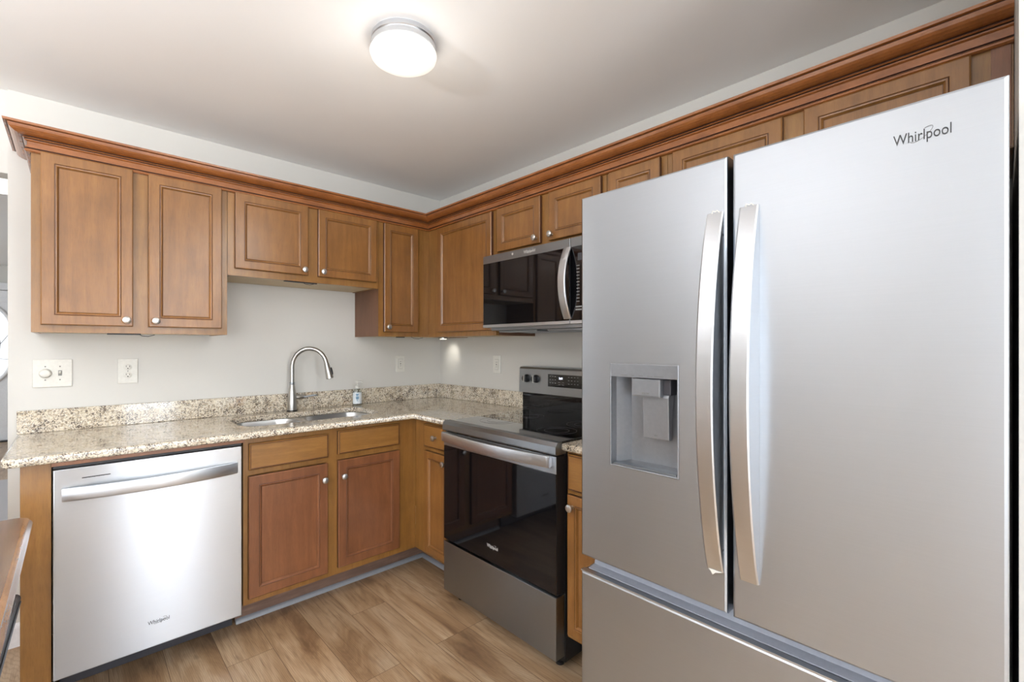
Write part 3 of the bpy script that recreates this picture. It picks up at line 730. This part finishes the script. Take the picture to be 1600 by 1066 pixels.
# ---------------------------------------------------------------- microwave
mw = thing('microwave', 'black and stainless over-the-range microwave above the oven', 'microwave', (1.33, -.2, 1.40), 'R')
m0, m1, MF = .966, 1.706, -.40
MB().box(.988, m1-.001, -.352, -.003, 1.404, 1.792, .002).build('body', M['black'], mw)
MB().box(m0+.004, m1, -.372, -.353, 1.404, 1.79, .001).build('front_casing', M['charcoal'], mw)
dd = MB().box(m0, 1.566, MF, -.373, 1.402, 1.791, .002).build('door', M['steel_dark'], mw)
MB().box(m0+.004, 1.562, MF-.0025, MF-.0002, 1.418, 1.749, .001).build('window_glass', M['door_glass'], dd)
MB().box(m0+.0015, 1.565, MF-.003, MF-.0002, 1.403, 1.4165, .001).build('lower_trim', M['steel_bar'], dd)
cp = MB().box(1.568, m1, MF, -.373, 1.402, 1.791, .002).build('control_panel', M['steel_dark'], mw)
MB().box(1.570, m1-.004, MF-.0025, MF-.0002, 1.418, 1.749, .001).build('panel_glass', M['door_glass'], cp)
MB().box(1.569, m1-.0015, MF-.003, MF-.0002, 1.403, 1.4165, .001).build('lower_trim', M['steel_bar'], cp)
for i in range(12):
    for j in range(2): MB().box(1.605+j*.03, 1.621+j*.03, MF-.0034, MF-.0026, 1.50+i*.0145, 1.503+i*.0145).build('key_legend', M['keypad'], cp)
for zz in (1.475, 1.462): MB().box(1.60, 1.645, MF-.0034, MF-.0026, zz, zz+.006).build('key_legend', M['keypad'], cp)
MB().box(1.612, 1.672, MF-.0034, MF-.0026, 1.683, 1.716).build('display_window', M['charcoal'], cp)
sec = []
for k in range(21):
    t = k/20; z = 1.425 + t*.325; bow = .008 + .045*(1-(2*t-1)**2); y1 = MF - bow; xs = 1.557 - .0
    sec.append([(xs-.022, y1+.002, z), (xs-.018, y1-.001, z), (xs+.016, y1-.001, z), (xs+.020, y1+.002, z), (xs+.020, y1+.008, z), (xs-.022, y1+.008, z)])
MB().rings(sec).build('handle', M['steel_bar'], dd, True)
text('brand_lettering', 'Whirlpool', .022, M['text_light'], dd, (1.275, MF-.0006, 1.764), None, squash=.85)
swirl(MB(), 1.32, MF-.0006, 1.772, .022, .006, 20, .0006).build('emblem_swirl', M['text_light'], dd)
MB().lathe([(.0, 0), (.006, .0), (.006, .0006), (0, .0007)], (1.195, MF, 1.774), (0, -1, 0)).build('sensor_mark', M['text_light'], dd)
MB().prism([(-.36, 1.4035), (-.36, 1.388), (-.05, 1.378), (-.05, 1.4035)], .99, 1.70, 'x').build('underside_plate', M['steel'], mw)
gr = MB()
for a in (1.03, 1.38): gr.box(a, a+.28, -.34, -.25, 1.377, 1.386, .001)
gr.build('grease_filter', M['steel_dark'], mw)

# ---------------------------------------------------------------- refrigerator
FF = -.87
fg = thing('refrigerator', 'large stainless french-door refrigerator with ice and water dispenser', 'refrigerator', (2.43, -.4, 0), 'R')
MB().box(1.993, 2.884, -.795, -.06, .02, 1.752, .004).build('cabinet_body', M['fridge_body'], fg)
for a in (2.05, 2.83): MB().lathe([(.02, 0), (.02, .02)], (a, -.7, 0)).build('roller_foot', M['black'], fg)
for a in (2.0, 2.80): MB().box(a, a+.08, -.80, -.72, 1.753, 1.768, .004).build('hinge_cover', M['charcoal'], fg)
# left door with dispenser opening
y0, y1, ya, yb = 1.983, 2.426, 2.090, 2.304
z0, z1, za, zb = .642, 1.770, .946, 1.252
ld = MB()
def ring4(i, d): return [(y0+i, d, z0+i), (y1-i, d, z0+i), (y1-i, d, z1-i), (y0+i, d, z1-i)]
def hole4(i, d): return [(ya-i, d, za-i), (yb+i, d, za-i), (yb+i, d, zb+i), (ya-i, d, zb+i)]
ld.rings([hole4(0, -.80), ring4(0, -.80), ring4(0, FF+.008), ring4(.0015, FF+.003), ring4(.006, FF), hole4(0, FF), hole4(0, -.80)], None, False, False)
ld = ld.build('left_door', M['steel'], fg)
# dispenser
ds = MB()
def dq(a, b_, c_, d_, d): return [(a, d, c_), (b_, d, c_), (b_, d, d_), (a, d, d_)]
o0, o1, p0, p1 = ya+.0005, yb-.0005, za+.0005, zb-.0005
zrec = 1.212
ds.rings([dq(o0, o1, p0, p1, -.802), dq(o0, o1, p0, p1, FF-.001), dq(o0+.0025, o1-.0025, p0+.0025, p1-.0025, FF-.0022), dq(o0+.004, o1-.004, p0+.004, zrec, FF-.0015),
          dq(o0+.006, o1-.006, p0+.008, zrec, -.845), dq(o0+.034, o1-.034, p0+.012, zrec-.002, -.806)], None, True, True)
ds = ds.build('dispenser', M['dispenser'], ld)
MB().box(2.158, 2.246, -.862, -.807, 1.158, 1.2095, .004).build('water_spout', M['dispenser'], ds)
MB().prism([(-.836, 1.038), (-.842, 1.040), (-.846, 1.157), (-.838, 1.175), (-.812, 1.175), (-.828, 1.038)], 2.184, 2.262, 'x', bev=.002).build('ice_paddle', M['dispenser'], ds)
MB().box(2.246, 2.268, -.845, -.808, 1.165, 1.209, .002).build('spout_recess', M['charcoal'], ds)
MB().box(2.100, 2.294, -.866, -.812, .9515, .9555, .001).build('drip_tray', M['steel_dark'], ds)
for tx, s_, yy, zz, dd_ in (('WATER', .0065, 2.190, 1.166, -.8625), ('ICE', .0065, 2.219, 1.047, -.8435)):
    text('legend', tx, s_, M['text_grey'], ds, (yy, dd_, zz), None)
for a, w in ((2.130, .02), (2.163, .008), (2.186, .013), (2.212, .016), (2.234, .026)): MB().box(a, a+w, FF-.0030, FF-.0018, 1.2165, 1.2185).build('button_legend', M['text_grey'], ds)
# right door and drawer
y2, y3 = 2.438, 2.889
def slab(a, b_, c_, d_, name, mat=M['steel']):
    def q4(i, d): return [(a+i, d, c_+i), (b_-i, d, c_+i), (b_-i, d, d_-i), (a+i, d, d_-i)]
    return MB().rings([q4(0, -.80), q4(0, FF+.008), q4(.0015, FF+.003), q4(.006, FF)], None).build(name, mat, fg)
rd = slab(y2, y3, .640, 1.770, 'right_door')
MB().box(2.4265, 2.4375, -.815, -.797, .65, 1.76).build('door_gap_seal', M['rubber'], fg)
fd = slab(1.983, 2.889, .06, .592, 'freezer_drawer')
MB().box(1.983, 2.889, FF-.001, FF+.018, .5925, .5965, .001).build('lip', M['steel_bar'], fd)
MB().prism([(-.845, .597), (-.815, .60), (-.805, .636), (-.797, .638), (-.797, .594), (-.845, .594)], 1.995, 2.885, 'x').build('handle_pocket', M['fridge_grey'], fg)
MB().box(2.0, 2.88, -.796, -.74, .022, .058).build('toe_grille', M['charcoal'], fg)
def fr_handle(par, ya_, yb_, name='handle'):
    sec = []; n = 40
    for k in range(n+1):
        t = k/n; z = .742 + t*(1.634-.742); s_ = 1-(2*t-1)**2
        out = .006 + .066*s_**.9; th = .012 + .016*s_
        yo = FF - out; yi = FF-.0003
        sec.append([(ya_, yo+.003, z), (ya_+.004, yo, z), (yb_-.003, yo, z), (yb_, yo+.003, z), (yb_, yi, z), (ya_, yi, z)])
    return MB().rings(sec).build(name, M['steel_bar'], par, True)
h1 = fr_handle(ld, 2.378, 2.419); h2 = fr_handle(rd, 2.456, 2.498)
for z in (.80, 1.575): MB().lathe([(.0035, 0), (.0035, .0006), (0, .0008)], (2.4192, FF-.008, z), (1, 0, 0), 12).build('set_screw', M['charcoal'], h1)
MB().prism([(2.384, .743), (2.390, .738), (2.394, .731), (2.401, .738), (2.409, .740), (2.416, .743)], FF-.008, FF-.006, 'y').build('film_scrap', M['plate'], h1)
for hh, a in ((h1, 2.392), (h2, 2.470)): MB().tube([(a, FF-.007, 1.633), (a+.003, FF-.009, 1.6385), (a+.009, FF-.007, 1.636), (a+.013, FF-.008, 1.6385), (a+.018, FF-.006, 1.633)], .0014, 6).build('film_scrap', M['plate'], hh)
text('brand_lettering', 'Whirlpool', .0285, M['text_dark'], rd, (2.737, FF-.0008, 1.6925), None, squash=.69)
swirl(MB(), 2.778, FF-.0006, 1.703, .019, .0065, 38, .0005).build('emblem_swirl', M['text_grey'], rd)

# ---------------------------------------------------------------- ceiling light
LX, LY = -1.18, -1.43
cl = thing('ceiling_light', 'round flush-mount ceiling light with white glass and nickel ring', 'ceiling light', (LX, LY, HC))
MB().lathe([(.110, 0), (.113, -.004), (.113, -.018), (.109, -.022), (.115, -.027), (.115, -.044), (.106, -.047)], (LX, LY, HC), n=64).build('mounting_ring', M['steel_bar'], cl, True)
MB().lathe([(.106, -.040), (.115, -.048), (.119, -.056), (.114, -.070), (.095, -.082), (.06, -.093), (.02, -.098), (0, -.099)], (LX, LY, HC), n=64, caps=False).build('glass_shade', M['lamp_glass'], cl, True)
l = bpy.data.lights.new('ceiling_lamp_glow', 'POINT'); l.energy = 3.6; l.color = (1, .95, .88); l.shadow_soft_size = .11
lo = bpy.data.objects.new('ceiling_lamp_glow', l); C.objects.link(lo); lo.location = (LX, LY, HC-.36)

# ---------------------------------------------------------------- wall plates
def outlet(label, run, xc, zc, w, h, kind, group=None):
    r_ = thing({'duplex': 'wall_outlet', 'rocker': 'wall_outlet', 'switch': 'light_switch'}[kind], label, 'outlet' if kind != 'switch' else 'switch', (xc, 0, zc), run)
    MB().box(xc-w/2, xc+w/2, -.006, -.0003, zc-h/2, zc+h/2, .003, 3).build('cover_plate', M['plate'], r_)
    if kind == 'duplex':
        for s_ in (-1, 1):
            f = MB().lathe([(.0165, 0), (.0165, .0018), (.0155, .0024), (0, .0025)], (xc, -.006, zc+s_*.0195), (0, -1, 0), 28, sy=.86).build('receptacle', M['plate'], r_, True)
            MB().box(xc-.0075, xc-.0055, -.0090, -.0082, zc+s_*.0195, zc+s_*.0195+.008).box(xc+.0055, xc+.0075, -.0090, -.0082, zc+s_*.0195, zc+s_*.0195+.007).lathe([(.0026, 0), (.0026, .0008), (0, .0008)], (xc, -.0083, zc+s_*.0195-.0065), (0, -1, 0), 12).build('slot', M['slot'], f)
        MB().lathe([(.0025, 0), (.002, .0012), (0, .0014)], (xc, -.006, zc), (0, -1, 0), 12).build('screw', M['plate_line'], r_, True)
    elif kind == 'rocker':
        f = MB().box(xc-.0168, xc+.0168, -.0078, -.0058, zc-.0335, zc+.0335, .001).build('decora_face', M['plate'], r_)
        MB().box(xc-.004, xc-.0025, -.0083, -.0076, zc+.012, zc+.019).box(xc+.003, xc+.0045, -.0083, -.0076, zc+.012, zc+.018).box(xc-.004, xc-.0025, -.0083, -.0076, zc-.018, zc-.011).box(xc+.003, xc+.0045, -.0083, -.0076, zc-.018, zc-.012).box(xc-.004, xc+.004, -.0083, -.0076, zc-.003, zc+.003).build('slot', M['slot'], f)
        MB().box(xc-.018, xc+.018, -.0062, -.0055, zc-.0347, zc-.0337).box(xc-.018, xc+.018, -.0062, -.0055, zc+.0337, zc+.0347).box(xc-.018, xc-.017, -.0062, -.0055, zc-.0347, zc+.0347).box(xc+.017, xc+.018, -.0062, -.0055, zc-.0347, zc+.0347).build('gap_line', M['plate_line'], r_)
    else:
        MB().lathe([(.0215, 0), (.0215, .004), (.019, .010), (.016, .018), (.0145, .019), (0, .019)], (xc-.024, -.006, zc), (0, -1, 0), 28).build('dimmer_knob', M['plate'], r_, True)
        MB().box(xc+.018, xc+.030, -.0072, -.0058, zc-.012, zc+.012, .001).build('toggle_slot', M['plate_line'], r_)
        MB().prism([(-.006, zc-.005), (-.018, zc+.003), (-.018, zc+.009), (-.006, zc+.006)], xc+.020, xc+.028, 'x').build('toggle', M['plate'], r_)
        for a in (-.024, .024):
            for s_ in (-1, 1): MB().lathe([(.0028, 0), (.002, .001), (0, .0012)], (xc+a, -.006, zc+s_*.030), (0, -1, 0), 12).build('screw', M['plate_line'], r_, True)
outlet('wide white wall plate with round dimmer and toggle switch', 'B', -2.130, 1.180, .130, .125, 'switch')
outlet('white duplex outlet on back wall above the dishwasher', 'B', -1.865, 1.180, .078, .120, 'duplex')
outlet('white outlet on back wall between the faucet and corner', 'B', -.347, 1.177, .072, .116, 'rocker')
outlet('white outlet on right wall beside the oven backguard', 'R', .645, 1.181, .074, .118, 'rocker')

# ---------------------------------------------------------------- dining table corner, lower left
tb = thing('dining_table', 'worn brown wooden table whose corner shows at the lower left edge', 'table', (-2.6, -1.45, 0))
TX, TY = -2.156, -.745
def trect(i, z): return [(x, y, z) for x, y in rrect(-3.05+i, TX-i, -2.1+i, TY-i, .03, 5)]
MB().rings([trect(.020, .7515), trect(.019, .7520)], None, True, True).build('tabletop', M['table_top'], tb)
MB().rings([trect(.010, .722), trect(.002, .726), trect(0, .732), trect(.002, .738), trect(.006, .742), trect(.008, .748), trect(.014, .7514), trect(.0195, .7514)], None).build('edge_moulding', M['table_edge'], tb, True)
MB().box(-2.98, -2.23, -2.02, -2.0, .64, .722).box(-2.98, -2.23, -.845, -.825, .64, .722).box(-2.25, -2.23, -2.0, -.845, .64, .722).box(-2.98, -2.96, -2.0, -.845, .64, .722).build('apron', M['table_edge'], tb)
for x in (-2.27, -2.94):
    for y in (-.87, -1.98):
        MB().lathe([(.016, 0), (.02, .02), (.024, .2), (.03, .5), (.034, .64), (.034, .7)], (x, y, 0), n=20).build('leg', M['table_edge'], tb, True)
b = MB().tube([(-2.20, -.752, .49), (-2.20, -1.12, .527), (-2.20, -1.7, .585)], .016, 12)
b.tube([(-2.183, -.80, .497), (-2.183, -1.7, .587)], .003, 6).tube([(-2.19, -.80, .510), (-2.19, -1.7, .600)], .003, 6)
b.build('slanting_brace', M['charcoal'], tb, True)

# ---------------------------------------------------------------- added uplighters, out of view, to brighten ceiling and fridge door
def uplighter(ux_, uy_, label, power):
    up = thing('added_uplighter', label, 'added lamp', (ux_, uy_, 0))
    MB().lathe([(.0, .001), (.14, .001), (.14, .012), (.10, .022), (.02, .03), (0, .03)], (ux_, uy_, 0)).build('base', M['nickel'], up, True)
    MB().lathe([(.012, .03), (.012, 1.66)], (ux_, uy_, 0)).build('pole', M['nickel'], up, True)
    MB().lathe([(.02, 1.65), (.08, 1.67), (.15, 1.72), (.18, 1.78), (.176, 1.78), (.146, 1.725), (.078, 1.678), (0, 1.665)], (ux_, uy_, 0), caps=False).build('lamp_shade', M['lamp_glass'], up, True)
    lu = bpy.data.lights.new('added_ceiling_fill', 'AREA'); lu.shape = 'DISK'; lu.size = .28; lu.energy = power; lu.color = (.98, .98, 1)
    lo = bpy.data.objects.new('added_ceiling_fill', lu); C.objects.link(lo); lo.location = (ux_, uy_, 1.77); lo.rotation_euler = (R(180), 0, 0)
uplighter(-3.45, -1.85, 'added unseen uplighter behind the dining table, brightens the ceiling', 118)
uplighter(-.45, -4.6, 'added unseen uplighter by the patio door, brightens the ceiling', 95)
